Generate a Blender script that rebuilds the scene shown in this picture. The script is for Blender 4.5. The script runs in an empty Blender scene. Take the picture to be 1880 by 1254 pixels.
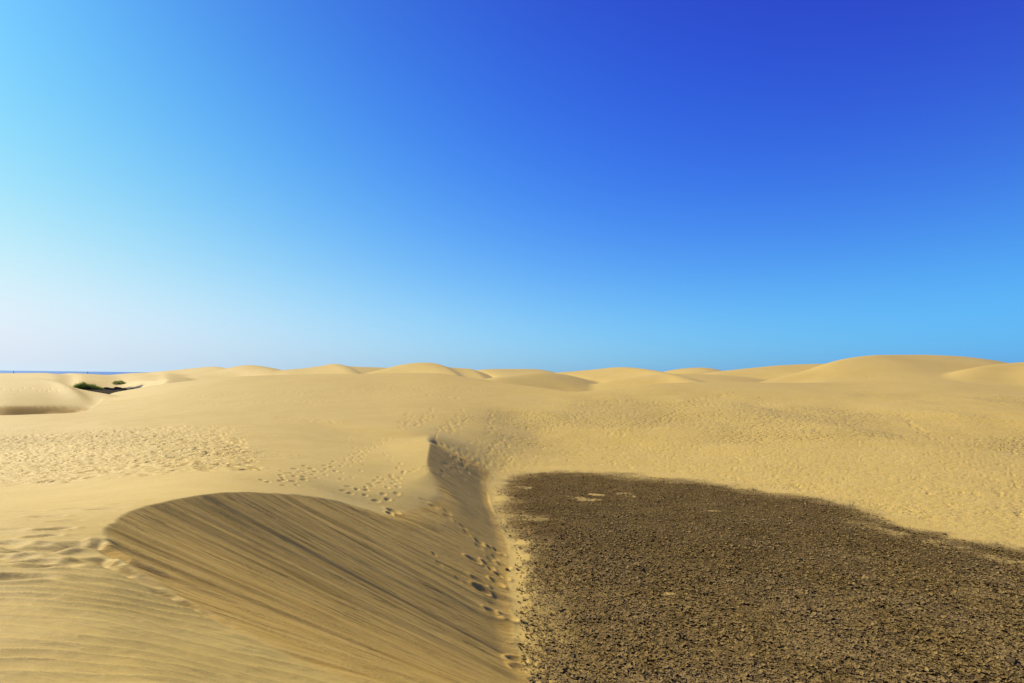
import bpy, math, random
import numpy as np

random.seed(7)
rng = np.random.default_rng(11)
R = math.radians
C = bpy.context.scene.collection
sc = bpy.context.scene

# ------------------------------------------------------------------ camera
F = 940.0              # focal length in photograph pixels (1880 wide)
PX0, PY0 = 940.0, 691.5
ROLL = R(0.70)
CAMZ = 12.0            # eye above the sea
cam_d = bpy.data.cameras.new('camera')
cam = bpy.data.objects.new('camera', cam_d)
C.objects.link(cam)
cam_d.sensor_fit = 'HORIZONTAL'
cam_d.sensor_width = 36.0
cam_d.lens = 18.0
cam_d.shift_y = (PY0 - 627.0) / 1880.0
cam_d.clip_start = 0.05
cam_d.clip_end = 200000.0
cam.location = (0, 0, CAMZ)
from mathutils import Matrix
cam.matrix_world = Matrix.Translation((0, 0, CAMZ)) @ Matrix.Rotation(R(90), 4, 'X') @ Matrix.Rotation(ROLL, 4, 'Z')
sc.camera = cam

# ------------------------------------------------------------------ sun and sky
SUN_EL, SUN_AZ = 40.0, -66.0        # azimuth measured from +Y towards +X
sun_dir = (math.cos(R(SUN_EL)) * math.sin(R(SUN_AZ)), math.cos(R(SUN_EL)) * math.cos(R(SUN_AZ)), math.sin(R(SUN_EL)))
sl = bpy.data.lights.new('sun', 'SUN')
sl.energy = 5.0
sl.angle = R(0.6)
sl.color = (1.0, 0.90, 0.72)
so = bpy.data.objects.new('sun', sl)
C.objects.link(so)
from mathutils import Vector
so.rotation_euler = Vector(sun_dir).to_track_quat('Z', 'Y').to_euler()

world = bpy.data.worlds.new('World')
sc.world = world
world.use_nodes = True
wt = world.node_tree
wt.nodes.clear()
W_out = wt.nodes.new('ShaderNodeOutputWorld')
W_bg = wt.nodes.new('ShaderNodeBackground')
sky = wt.nodes.new('ShaderNodeTexSky')
sky.sky_type = 'NISHITA'
sky.sun_disc = False
sky.sun_elevation = R(SUN_EL)
sky.sun_rotation = R(SUN_AZ)
sky.air_density = 1.0
sky.dust_density = 0.6
sky.ozone_density = 3.0
W_bg.inputs['Strength'].default_value = 0.10
#SKYGRADE
# a deep polarised desert sky: the physical sky graded smoothly by height and by angle from the sun, the same all the way round
GRADE = [(-0.34, 0.167, -0.183), (-5.072, -1.518, 2.943), (4.814, -2.725, -4.184), (1.68, -0.042, -0.282), (1.453, 0.627, -0.996), (-5.441, 1.169, 1.78), (2.284, 0.721, 0.442), (-1.307, -0.934, 0.544), (-0.448, 0.729, 0.318), (-2.374, -1.77, 0.294), (0.555, 0.579, 0.243)]
def wn(ty, **kw):
    nd = wt.nodes.new(ty)
    for k, v in kw.items(): setattr(nd, k, v)
    return nd
def wm(op, a, b=None, clamp=False):
    nd = wn('ShaderNodeMath', operation=op)
    for i, v in enumerate((a, b)):
        if v is None: continue
        if isinstance(v, bpy.types.NodeSocket): wt.links.new(v, nd.inputs[i])
        else: nd.inputs[i].default_value = v
    return nd.outputs[0]
w_tc = wn('ShaderNodeTexCoord')
w_nrm = wn('ShaderNodeVectorMath', operation='NORMALIZE'); wt.links.new(w_tc.outputs['Generated'], w_nrm.inputs[0])
w_dot = wn('ShaderNodeVectorMath', operation='DOT_PRODUCT'); wt.links.new(w_nrm.outputs[0], w_dot.inputs[0]); w_dot.inputs[1].default_value = sun_dir
w_sep = wn('ShaderNodeSeparateXYZ'); wt.links.new(w_nrm.outputs[0], w_sep.inputs[0])
w_z = wm('MINIMUM', wm('MAXIMUM', w_sep.outputs[2], 0.0), 0.6)
w_mu = wm('MINIMUM', wm('MAXIMUM', w_dot.outputs['Value'], -0.30), 0.93)
terms = [None, w_z, wm('MULTIPLY', w_z, w_z), w_mu, wm('MULTIPLY', w_mu, w_mu), wm('MULTIPLY', w_mu, w_z), wm('MULTIPLY', w_z, wm('MULTIPLY', w_z, w_z))]
w_h = wm('EXPONENT', wm('MULTIPLY', w_z, -14.0))
terms += [w_h, wm('MULTIPLY', w_h, w_mu), wm('MULTIPLY', wm('EXPONENT', wm('MULTIPLY', w_z, -5.0)), wm('MULTIPLY', w_mu, w_mu)), wm('EXPONENT', wm('MULTIPLY', w_z, -45.0))]
chans = []
for c_ in range(3):
    acc = GRADE[0][c_]
    for t_, g_ in zip(terms[1:], GRADE[1:]):
        acc = wm('ADD', wm('MULTIPLY', t_, g_[c_]), acc)
    chans.append(wm('EXPONENT', acc))
w_cmb = wn('ShaderNodeCombineXYZ')
for i_, c_ in enumerate(chans): wt.links.new(c_, w_cmb.inputs[i_])
w_mul = wn('ShaderNodeVectorMath', operation='MULTIPLY')
wt.links.new(sky.outputs[0], w_mul.inputs[0]); wt.links.new(w_cmb.outputs[0], w_mul.inputs[1])
wt.links.new(w_mul.outputs[0], W_bg.inputs['Color'])
#/SKYGRADE
wt.links.new(W_bg.outputs[0], W_out.inputs['Surface'])

sc.view_settings.view_transform = 'Standard'
sc.view_settings.look = 'None'
sc.view_settings.exposure = 0.45
sc.view_settings.gamma = 1.0
sc.view_settings.use_curve_mapping = False

# ------------------------------------------------------------------ numeric helpers
cr, sr = math.cos(ROLL), math.sin(ROLL)

def pix(px, py):
    """direction ratios (x/y, z/y) of a point of the view"""
    dx, dy = np.asarray(px, float) - PX0, PY0 - np.asarray(py, float)
    return (dx * cr - dy * sr) / F, (dx * sr + dy * cr) / F

_chk = pix(0, 680)
def smin(a, b, k):
    h = np.clip(k - np.abs(a - b), 0, None) / k
    return np.minimum(a, b) - h * h * k * 0.25
def smax(a, b, k):
    return -smin(-a, -b, k)
def sstep(a, b, x):
    t = np.clip((x - a) / (b - a), 0, 1)
    return t * t * (3 - 2 * t)

_tab = np.random.default_rng(5).random((256, 256))
def vnoise(x, y, seed=0):
    x = x + seed * 17.31; y = y + seed * 9.77
    xi = np.floor(x).astype(np.int64); yi = np.floor(y).astype(np.int64)
    fx = x - xi; fy = y - yi
    fx = fx * fx * (3 - 2 * fx); fy = fy * fy * (3 - 2 * fy)
    x0 = xi & 255; x1 = (xi + 1) & 255; y0 = yi & 255; y1 = (yi + 1) & 255
    a = _tab[x0, y0]; b = _tab[x1, y0]; c = _tab[x0, y1]; d = _tab[x1, y1]
    return ((a + (b - a) * fx) * (1 - fy) + (c + (d - c) * fx) * fy) * 2 - 1
def fbm(x, y, o=4, seed=0, g=0.5):
    r = 0; am = 1; n = 0
    for i in range(o):
        r = r + am * vnoise(x, y, seed + i * 3); n += am
        x = x * 2.03 + 3.1; y = y * 2.03 - 1.7; am *= g
    return r / n

def table(pts, sig, flat=False):
    """smooth curve through (px, value) knots"""
    g = np.arange(-900, 2900, 4.0)
    p = np.array([a for a, _ in pts], float); v = np.array([b for _, b in pts], float)
    h_ = np.diff(p); dl = np.diff(v) / h_
    mm = np.zeros(len(p)); mm[0] = dl[0]; mm[-1] = dl[-1]
    for i in range(1, len(p) - 1):
        if dl[i - 1] * dl[i] > 0: mm[i] = 3 * (h_[i - 1] + h_[i]) / ((2 * h_[i] + h_[i - 1]) / dl[i - 1] + (h_[i] + 2 * h_[i - 1]) / dl[i])
    ii = np.clip(np.searchsorted(p, g) - 1, 0, len(p) - 2); tt = (g - p[ii]) / h_[ii]; tt = np.clip(tt, 0, 1)
    t = (2*tt**3-3*tt**2+1)*v[ii] + (tt**3-2*tt**2+tt)*h_[ii]*mm[ii] + (-2*tt**3+3*tt**2)*v[ii+1] + (tt**3-tt**2)*h_[ii]*mm[ii+1]
    s0 = (v[1] - v[0]) / (p[1] - p[0]); s1 = (v[-1] - v[-2]) / (p[-1] - p[-2])
    if flat: s0 = s1 = 0.0
    t = np.where(g < p[0], v[0] + s0 * (g - p[0]), t)
    t = np.where(g > p[-1], v[-1] + s1 * (g - p[-1]), t)
    n = max(1, int(sig * 3 / 4)); k = np.exp(-0.5 * (np.arange(-n, n + 1) * 4 / sig) ** 2); k /= k.sum()
    return g, np.convolve(np.pad(t, n, 'edge'), k, 'valid')

class TPS:
    """thin plate surface through surveyed points, in (bearing, log distance)"""
    def __init__(s, pts, lam=2e-4):
        P = np.array([[p / 500.0, 1.6 * math.log(d)] for p, d, z in pts]); Z = np.array([z for *_, z in pts], float)
        n = len(P); r2 = ((P[:, None] - P[None]) ** 2).sum(-1)
        K = np.where(r2 > 0, r2 * np.log(np.maximum(r2, 1e-12)), 0) + lam * np.eye(n)
        A = np.zeros((n + 3, n + 3)); A[:n, :n] = K; A[:n, n] = 1; A[:n, n + 1:] = P; A[n, :n] = 1; A[n + 1:, :n] = P.T
        w = np.linalg.solve(A, np.concatenate([Z, [0, 0, 0]])); s.P = P; s.w = w
    def __call__(s, p, d):
        sh = p.shape; a = (p / 500.0).ravel(); b = (1.6 * np.log(d)).ravel(); n = len(s.P)
        out = s.w[n] + s.w[n + 1] * a + s.w[n + 2] * b
        for i in range(n):
            r2 = (a - s.P[i, 0]) ** 2 + (b - s.P[i, 1]) ** 2 + 1e-12
            out = out + s.w[i] * r2 * np.log(r2)
        return out.reshape(sh)

def cp(px, py, D):
    u, s = pix(px, py)
    return (PX0 + F * float(u), D, float(s) * D)
def cols(d):
    return [cp(px, py, D) for px, l in d.items() for py, D in l]

# ------------------------------------------------------------------ the lie of the land (survey points)
FAR = {   # shared by both sheets: beyond the end of the basin
    800: [(790, 39), (760, 49), (730, 64), (700, 82), (685, 92)],
    900: [(770, 49.5), (740, 61), (715, 75), (698, 86)],
    1000: [(760, 54.5), (735, 66), (714, 76)],
    1200: [(760, 55), (735, 63), (715, 70), (704, 76)],
    1400: [(750, 56), (720, 68), (703, 80)],
    1560: [(750, 56), (720, 70), (704, 84)],
    1700: [(750, 56), (720, 70), (703.5, 82)],
    1880: [(750, 57), (725, 70), (712, 80)],
    2300: [(760, 57), (735, 70), (724, 80)],
}
LEFTFAR = {
    -500: [(800, 35), (768, 47)],
    0: [(795, 35), (762.5, 47)],
    110: [(790, 36), (760, 50)],
    200: [(781, 37), (757, 50), (742, 65), (733, 80), (723, 95)],
    320: [(770, 39), (740, 56), (720, 75), (703, 98)],
    430: [(760, 42), (730, 60), (710, 78), (692.5, 97)],
    560: [(760, 44), (730, 60), (705, 80), (687.5, 97)],
    700: [(760, 48), (730, 63), (705, 80), (686.5, 95)],
}
WIND = {
    -500: [(1250, 3.0), (1050, 5.0), (955, 7.6), (915, 13), (870, 20), (830, 27)],
    0: [(1254, 2.95), (1150, 3.75), (1050, 4.9), (990, 6.0), (948, 7.3), (934, 9.3), (920, 12), (900, 15), (870, 19), (830, 26)],
    200: [(1254, 3.15), (1150, 4.1), (1050, 5.3), (990, 6.3), (940, 7.7), (925, 8.7), (912, 10.8), (890, 14.5), (850, 21), (810, 28)],
    300: [(1254, 3.25), (1110, 4.95)],
    400: [(1254, 3.55), (1160, 4.65)],
    430: [(905, 10), (880, 13.5), (840, 20), (800, 28)],
    560: [(910, 12.7), (880, 16), (840, 22), (800, 30)],
    640: [(1254, 4.3)],
    700: [(931, 15.2), (900, 17.6), (860, 22), (820, 29), (790, 37)],
    790: [(899, 19.3), (851, 23.6), (812, 29.5)],
}
WALL = [(500, 8.0, -2.2), (940, 1.0, -1.75), (940, 2.5, -2.0), (100, 1.2, -1.65), (2000, 1.0, -1.7), (940, 6, -3.0), (940, 14, -3.6), (1000, 24, -4.2),
        (1500, 6, -3.2), (1500, 15, -4), (1900, 6, -3.5), (1400, 30, -4.6), (1900, 25, -4.6), (-500, 1.0, -1.65), (2400, 4, -3.2), (2400, 22, -4.6)]
RIGHT = {
    790: [(803, 34)],
    900: [(870, 31.6), (835, 35.7), (800, 41.5)],
    1000: [(850, 35.3), (820, 40.5), (790, 46.5)],
    1200: [(873, 31.7), (850, 35.5), (820, 41), (790, 47.5)],
    1400: [(896, 28.4), (870, 31.5), (830, 38), (790, 46)],
    1560: [(932, 24.2), (900, 27.3), (850, 34), (800, 43)],
    1880: [(1003, 18.8), (960, 21.5), (900, 27), (850, 33.5), (800, 42)],
    2300: [(1080, 15), (1000, 19), (920, 26), (850, 35)],
}
FLOOR = [(p, d, -6.0) for p in (960, 1300, 1700, 2200) for d in (1.0, 4.0, 9.0, 14.0)] + \
        [(960, 20, -6.0), (960, 26, -6.0), (1150, 24, -6.02), (1400, 21, -6.0), (1700, 16, -6.0),
         (700, 2.5, -6.3), (700, 8, -6.3), (700, 18, -6.3), (720, 27, -5.9), (300, 3, -6.4), (300, 10, -6.4), (300, 20, -6.2), (500, 28, -5.3),
         (-300, 3, -6.4), (-300, 10, -6.4), (-300, 20, -6.2), (100, 28, -5.4)]
tps_w = TPS(cols(FAR) + cols(LEFTFAR) + cols(WIND) + WALL)
tps_r = TPS(cols(FAR) + cols(LEFTFAR) + cols(RIGHT) + FLOOR)

# far brow of this near ground: distance as a function of bearing
gb, BROW = table([(-500, 46), (0, 47), (110, 50), (160, 54), (178, 64), (192, 88), (205, 96), (320, 99), (430, 98), (560, 98), (700, 96),
                  (800, 92), (860, 88), (900, 86), (960, 80), (1000, 77), (1060, 72), (1215, 76), (1400, 81), (1560, 85), (1700, 83), (1880, 81), (2300, 81)], 7)

# ridges behind: name -> (knots px,py), (knots px,distance), camera-side slope, far slope, rounding
RIDGES = [
    ([(-700, 683), (-300, 684), (0, 685.2), (55, 684.8), (78, 684.6), (110, 686.6), (132, 685.2), (160, 686.3), (200, 688.2), (220, 686.8), (245, 684.9), (275, 683.6), (292, 682.2), (320, 684), (360, 689), (420, 700)], [(-700, 380), (0, 420), (300, 390), (430, 380)], .014, .08, 4, 4),
    ([(240, 694), (275, 685.5), (292, 682.2), (320, 679.6), (360, 675.5), (392, 673), (405, 675), (425, 680), (470, 696)], [(240, 330), (430, 300)], .08, .08, 4, 4),
    ([(330, 694), (350, 690.5), (375, 687), (402, 681.5), (430, 673.8), (455, 670.2), (480, 673), (510, 679), (540, 688), (570, 700)], [(300, 235), (550, 260)], .10, .2, 3, 4),
    ([(460, 696), (490, 686), (510, 680.5), (560, 675.8), (590, 671.5), (612, 668), (622, 668.6), (634, 672), (700, 674.8), (750, 677), (790, 692)], [(450, 230), (620, 210), (800, 230)], .10, .25, 2, 3.5),
    ([(640, 694), (690, 681), (712, 675.6), (740, 669), (770, 665.6), (790, 666), (806, 670), (817, 673.5), (846, 676), (860, 676.6), (872, 680.5), (888, 685), (905, 696)], [(640, 160), (770, 165), (900, 150)], .16, .3, 1.5, 3.5),
    ([(850, 694), (866, 682), (880, 678.8), (900, 677.6), (960, 677.3), (985, 677.9), (1000, 680), (1018, 684), (1050, 696)], [(850, 260), (1050, 280)], .08, .2, 3, 4),
    ([(880, 704), (905, 695), (950, 688), (985, 683.8), (1015, 685), (1050, 691), (1100, 704)], [(880, 118), (1060, 150)], .20, .2, 2.5, 6),
    ([(985, 696), (1012, 685.5), (1060, 681), (1100, 677.5), (1135, 674), (1160, 676.5), (1185, 682), (1213, 694), (1250, 708)], [(950, 195), (1135, 175), (1250, 160)], .085, .25, 6, 7),
    ([(1100, 704), (1150, 695), (1200, 688), (1260, 686), (1330, 689), (1400, 696)], [(1100, 130), (1400, 140)], .12, .2, 2, 6),
    ([(1190, 694), (1212, 684), (1232, 679.6), (1260, 676), (1285, 674.8), (1306, 676.5), (1328, 682), (1352, 696)], [(1150, 310), (1350, 290)], .10, .2, 3, 4),
    ([(1240, 700), (1300, 684.5), (1340, 679.5), (1380, 675.5), (1430, 670.9), (1500, 668.2), (1560, 668), (1620, 680)], [(1240, 190), (1500, 205), (1620, 200)], .12, .25, 2, 5),
    ([(1350, 716), (1392, 702.5), (1425, 694.5), (1480, 680), (1520, 666.2), (1560, 657), (1610, 652), (1680, 651.6), (1740, 653.5), (1800, 659.5), (1850, 668), (1900, 675), (2000, 695), (2100, 720)],
     [(1350, 104), (1480, 118), (1610, 135), (1800, 150), (2000, 150)], .16, .3, 6, 6),
    ([(1650, 716), (1692, 703), (1720, 694.5), (1760, 683), (1800, 674), (1840, 667.8), (1880, 664.8), (1950, 662), (2050, 668), (2200, 685), (2500, 700)],
     [(1650, 96), (1760, 100), (1880, 112), (2200, 112), (2500, 110)], .17, .3, 5, 6),
]
RT = []
for kn, dk, sf, sb, w, sg in RIDGES:
    g, D = table(dk, 20, True)
    g, PY = table(kn, sg)
    dx = (g - PX0); dy = PY0 - PY
    s = (dx * sr + dy * cr) / F
    RT.append((g, D, s * D, sf, sb, w))
# low dune at the left with its slip face towards us
g3, PY3 = table([(-700, 693), (-300, 692.5), (0, 693), (60, 693.6), (86, 695.5), (108, 702), (125, 709), (160, 717), (195, 723), (255, 735), (300, 752)], 4)
_, D3 = table([(-700, 110), (0, 110), (90, 108), (125, 100), (195, 88), (300, 78)], 12, True)
Z3 = ((g3 - PX0) * sr + (PY0 - PY3) * cr) / F * D3
_, CUT3 = table([(-700, 60), (0, 68), (60, 72), (120, 76), (165, 77), (210, 72), (300, 60)], 10, True)
_, PYC3 = table([(-700, 748), (0, 746), (60, 745.8), (110, 746.5), (160, 750), (205, 757), (300, 775)], 8)
ZC3 = ((g3 - PX0) * sr + (PY0 - PYC3) * cr) / F * CUT3

# the near dune: crest and foot of its slip face, indexed by q = y - 0.25 x
QC = np.array([-14, -6, 0, 3, 5, 6, 7.1, 8.2, 9.6, 10.5, 11.4, 14.1, 16.2, 20.0, 24.6, 30.9, 34, 40, 60.])
EC = np.array([14, 6, 0.5, -2.2, -3.7, -4.3, -4.95, -5.5, -5.92, -5.87, -5.5, -5.2, -3.95, -2.9, -4.0, -4.7, -4.6, -4.5, -4.5])
ZC = np.array([-2.2, -2.0, -1.5, -1.5, -1.66, -1.80, -1.92, -2.02, -2.1, -2.2, -2.32, -2.98, -3.85, -4.25, -3.95, -3.8, -4.5, -5.8, -6.0])
QB = np.array([-14, -6, 0, 3, 6, 8, 9.96, 11.5, 13.8, 15.7, 18.35, 22.0, 26.8, 29.5, 32.0, 60])
XB = np.array([30, 22, 13, 8.5, 4.2, 1.5, 0.27, 0.0, -0.07, -0.17, -0.19, -0.81, -1.55, -1.55, -1.34, -1.3])
def sm1(q0, v0, sig=0.35):
    g = np.arange(-16, 64, 0.1); t = np.interp(g, q0, v0)
    n = int(sig * 30); k = np.exp(-.5 * (np.arange(-n, n + 1) * .1 / sig) ** 2); k /= k.sum()
    return g, np.convolve(np.pad(t, n, 'edge'), k, 'valid')
gq, tEC = sm1(QC, EC, .45); _, tZC = sm1(QC, ZC, .5); _, tXB = sm1(QB, XB, .6)
tM = (tZC + 6.0) / np.maximum(tXB - tEC, .5)
tM = np.clip(tM, .30, .72)
tM = np.where(gq > 32, np.maximum(tM, .45), tM)

def warp_edge(q):
    return 0.05 * vnoise(q * 3.1, q * 0, 3) + 0.018 * vnoise(q * 11, q * 0, 4)

def land(x, y, p, D):
    """height of the ground, and the masks that go with it"""
    brow = np.interp(p, gb, BROW)
    Dc = np.minimum(D, brow)
    mw = tps_w(p, Dc)
    mr = tps_r(p, Dc)
    over = np.maximum(D - brow, 0)
    wr = brow * 0.035
    drop = (.22 - .10 * sstep(960, 1060, p)) * (np.sqrt(over ** 2 + wr ** 2) - wr) * (1 - sstep(1400, 1520, p) * (1 - sstep(135, 200, D)))
    near_soft = sstep(.55, 1, D / brow)
    q = y - .25 * x
    ec = np.interp(q, gq, tEC) + warp_edge(q) * sstep(5.6, 6.6, q) * (1 - sstep(14, 16, q))
    zc = np.interp(q, gq, tZC); m = np.interp(q, gq, tM)
    S = zc - m * (x - ec)
    S = S + 1.3 * np.clip(ec - x - .15, 0, 6) * sstep(29.5, 32, q)
    # streaks of sliding sand run down the face
    along = x - ec
    k = .16 * (1 - sstep(5.4, 6.5, q)) + .02 + .75 * sstep(14.5, 17, q) * (1 - sstep(20.5, 23.5, q)) + .03 * sstep(22, 24, q) + .7 * sstep(30, 34, q)
    A = smin(mw, S, k)
    slip = sstep(-.02, .03 + .22 * sstep(15, 18, q) * (1 - sstep(21, 24, q)) + .06 * (1 - sstep(5.4, 6.5, q)), mw - S) * (1 - sstep(0, .10, mr - np.minimum(mw, S)))
    slip = slip * (y > 0)
    fr = 1 - sstep(26, 34, q)
    kb = .28 * (1 - sstep(29, 38, D)) + .003
    H = smax(A, mr, kb)
    H = np.where(D > 40, mr, H) if False else H
    H = H - drop
    # basin-side and windward masks
    base = np.where(D < 96, -6.7, -6.7 + 1.35 * sstep(96, 125, D)) - 8.0 * sstep(600, 2200, D)
    base = base + .25 * vnoise(x * .03, y * .03, 8) * sstep(90, 140, D)
    far = base
    for g, Dk, Zk, sf, sb, w in RT:
        d0 = np.interp(p, g, Dk)
        dd = D - d0
        pp = p + np.clip(dd, -70, 60) * (330.0 / d0) * (.9 + .5 * np.sin(d0 * .05 + w * 3)) * (1 - .75 * sstep(270, 340, d0))
        d0 = np.interp(pp, g, Dk) * .35 + d0 * .65
        z0 = np.interp(pp, g, Zk)
        dd = D - d0
        gg = np.sqrt(dd * dd + (w + .02 * d0) ** 2) - (w + .02 * d0)
        zz = z0 - np.where(dd < 0, sf, sb) * gg
        far = smax(far, zz, .003 * np.minimum(D, 400) + .05)
    d0 = np.interp(p, g3, D3)
    pp = p + np.clip(D - d0, -36, 0) * 4.4
    z0 = np.interp(pp, g3, Z3); c0 = np.interp(p, g3, CUT3)
    dd = D - d0
    gg = np.sqrt(dd * dd + 9) - 3
    zc3 = np.interp(p, g3, ZC3)
    tq = np.clip((D - c0) / (d0 - c0), -1, 1)
    front = zc3 + (z0 - zc3) * tq * (1 + .25 * (1 - tq))
    top3 = np.where(dd < 0, front, z0 - .22 * gg)
    zs = zc3 - .62 * (c0 - D)
    zz = top3
    zz = smin(zz, zs, .12)
    far = smax(far, zz, .15)
    kk = .05 + .25 * sstep(55, 110, D) + 2.2 * sstep(1400, 1540, p) * sstep(64, 84, D) * (1 - sstep(100, 118, D))
    hx_, hy_ = x + .785 * D, D - 166
    dig = 1 - sstep(.62, 1.1, np.sqrt((hx_ / 17) ** 2 + (hy_ / 46) ** 2) + .12 * vnoise(x * .08, y * .05, 91))
    dig = dig * (D > 112)
    far = far * (1 - dig) + dig * np.minimum(far, -6.25 + .15 * vnoise(x * .2, y * .2, 92))
    H = smax(H, np.where(D > 58, far, -30), kk)
    slip3 = sstep(-.05, .1, top3 - zs) * (far < zz + .1) * (D > 50) * (p < 240)
    return H, slip, q, along, slip3

def project(x, y):
    az = np.arctan2(x, y); r = np.hypot(x, y); lim = R(60)
    inside = np.abs(az) < lim
    t = np.tan(np.clip(az, -lim, lim))
    D = np.where(inside, r * np.cos(np.clip(az, -lim, lim)), r * .5)
    return PX0 + F * t, np.maximum(D, .05)

def H_at(x, y):
    x = np.asarray(x, float); y = np.asarray(y, float)
    p, D = project(x, y)
    return land(x, y, p, D)[0]

def cast(px, py):
    """first point of the ground along a line of sight (camera-relative)"""
    u, s = pix(px, py)
    D = np.exp(np.linspace(math.log(1.5), math.log(700), 1500))
    z = H_at(u * D, D)
    hit = np.nonzero(z > s * D)[0]
    i = hit[0] if len(hit) else len(D) - 1
    return float(u * D[i]), float(D[i]), float(z[i])

# ------------------------------------------------------------------ ground grid: fine where it is near, coarse where it is far
Ds = [0.15]
while Ds[-1] < 2600:
    d = Ds[-1]
    if d < 2.2: st = .10 * d + .02
    elif d < 10: st = 2.3 * d * d / ((1.4 + .42 * d) * F)
    elif d < 40: st = 1.35 * d * d / (5.6 * F)
    else: st = 9
    cap = .0078 * d if d < 72 else .0115 * d if d < 130 else (.017 * d if d < 450 else .05 * d)
    if d > 2.2: st = min(st, cap)
    Ds.append(d + st)
Ds = np.array(Ds)
Pc = np.arange(-110, 1992, 1.62)
lp = [Pc[0]]
while lp[-1] > PX0 - F * math.tan(R(60)): lp.append(lp[-1] - 9)
rp = [Pc[-1]]
while rp[-1] < PX0 + F * math.tan(R(60)): rp.append(rp[-1] + 9)
inner = np.concatenate([np.array(lp[:0:-1])[1:], Pc, np.array(rp[1:])[:-1]])
azs_in = np.arctan((inner - PX0) / F)
back = np.radians(np.arange(60, 301, 4.0))
az = np.concatenate([azs_in, back])
rfac = np.concatenate([1 / np.cos(azs_in), np.full(len(back), 2.0)])
NR, NC = len(Ds), len(az)
print('grid', NR, NC)
X = Ds[:, None] * rfac[None] * np.sin(az)[None]
Y = Ds[:, None] * rfac[None] * np.cos(az)[None]
P, D = project(X, Y)
Z, SLIP, Q, AL, SLIP3 = land(X, Y, P, D)

# ------------------------------------------------------------------ mud basin outline (plan)
mud_px = [(968, 1254), (952, 1180), (946, 1100), (944, 1040), (940, 1000), (915, 950), (896, 915), (900, 892), (915, 880), (950, 872), (1000, 866), (1045, 866), (1120, 871), (1200, 876),
          (1300, 886), (1400, 899), (1500, 914), (1560, 931), (1620, 950), (1680, 968), (1780, 995), (1880, 1010), (2100, 1050)]
mud = []
for a, b in mud_px:
    u, s = pix(a, b); d = -6.0 / float(s) if b > 880 and a < 1900 else cast(a, b)[1]
    mud.append((float(u) * d, d))
mud += [(40, 6), (40, -10), (6, 0), (3, 5), (1.0, 8)]
mud = np.array(mud)
def poly_sd(x, y, poly):
    d = np.full(x.shape, 1e9); ins = np.zeros(x.shape, bool)
    n = len(poly)
    for i in range(n):
        ax, ay = poly[i]; bx, by = poly[(i + 1) % n]
        ex, ey = bx - ax, by - ay
        t = np.clip(((x - ax) * ex + (y - ay) * ey) / (ex * ex + ey * ey + 1e-9), 0, 1)
        d = np.minimum(d, np.hypot(x - ax - t * ex, y - ay - t * ey))
        c = (ay > y) != (by > y)
        ins ^= c & (x < ex * (y - ay) / (ey if ey else 1e-9) + ax)
    return np.where(ins, d, -d)
nr = Ds < 60
MUDD = np.full(X.shape, -50.0)
MUDD[nr] = poly_sd(X[nr], Y[nr], mud)
nz = fbm(X * .22, Y * .55, 4, 21)
nz2 = fbm(X * 2.1, Y * 2.6, 3, 25)
leftfade = sstep(-1.1, 2.4 + 1.6 * (1 - sstep(12, 20, Y)), X - np.interp(Q, gq, tXB) + 1.4 * nz + .5 * nz2)
nz3 = fbm(X * .55, Y * 1.7, 3, 28)
fw = 1.3 * sstep(14, 26, Y)
MUD = sstep(-.35 - fw * .6, .85 + fw, MUDD + .9 * nz * sstep(4, 14, Y) + .35 * nz2 + (.40 * nz3 - .02) * sstep(12, 20, Y) + .1)
MUD = MUD * (.26 + .74 * leftfade) * (1 - .26 * (1 - sstep(11, 19, Y)))
# tongues of blown sand over the mud
tong = sstep(.62, .85, fbm(X * .35 + .5 * Y * .12, Y * .9, 4, 31)) * .75
ridge = np.exp(-((((X - 15.4) * 1.8 + (Y - 19.9)) / 2.06 + .30 * nz2 + .5 * nz) / .55) ** 2) * sstep(13.8, 15.2, X)
ridge2 = .6 * np.exp(-((((X - 12.7) * 1.5 + (Y - 16)) / 1.8 + .3 * nz2) / .5) ** 2) * sstep(11.5, 12.5, X) * (1 - sstep(13.6, 14.6, X))
MUD = np.clip(MUD * (1 - tong) * (1 - .62 * ridge * sstep(-.5, .3, nz3)) * (1 - .40 * ridge2), 0, 1)
for cx_, cy_, sx_, sy_, a_ in [(1075, 915, .8, .45, .62), (1147, 904, .5, .38, .5), (962, 890, .6, .5, .6), (1240, 1090, .6, .42, .7), (1130, 898, .4, .3, .7), (985, 950, 1.2, .6, .5), (1095, 906, .4, .3, .7), (1160, 908, .5, .3, .7)]:
    u, s = pix(cx_, cy_); d = -6 / float(s); xx = float(u) * d
    MUD *= 1 - a_ * sstep(.2, .8, np.exp(-((X - xx) / sx_) ** 2 - ((Y - d) / sy_) ** 2) * (1 + 2.6 * nz2))

# ------------------------------------------------------------------ relief on the ground
wind = (1 - SLIP) * (MUD < .3)
# ripples in the near left corner
uu = -.22 * X + .975 * Y
ww = .975 * X + .22 * Y
rip_m = (1 - sstep(.0, .5, SLIP)) * (1 - sstep(5.0, 5.9, Y + .12 * (X + 3))) * (X < 8)
ph = (uu + .30 * vnoise(ww * .6, uu * .8, 40) + .06 * vnoise(ww * 2.1, uu * 1.9, 41)) / .18
fr = ph - np.floor(ph)
prof = np.where(fr < .68, fr / .68, (1 - fr) / .32)
prof = prof ** 1.7
ramp = .75 + .25 * sstep(-.6, .5, vnoise(ww * .7, uu * .9, 45))
Z += rip_m * ramp * .036 * (prof - .4)
# small wind ripples on the left shoulder
ph2 = (uu * .4 + Y * .9 + .15 * vnoise(X * 1.2, Y * 1.4, 47)) / .16
Z += (1 - SLIP) * (1 - rip_m) * (1 - sstep(7, 9, D)) * .0028 * np.sin(ph2 * 6.283)
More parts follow.
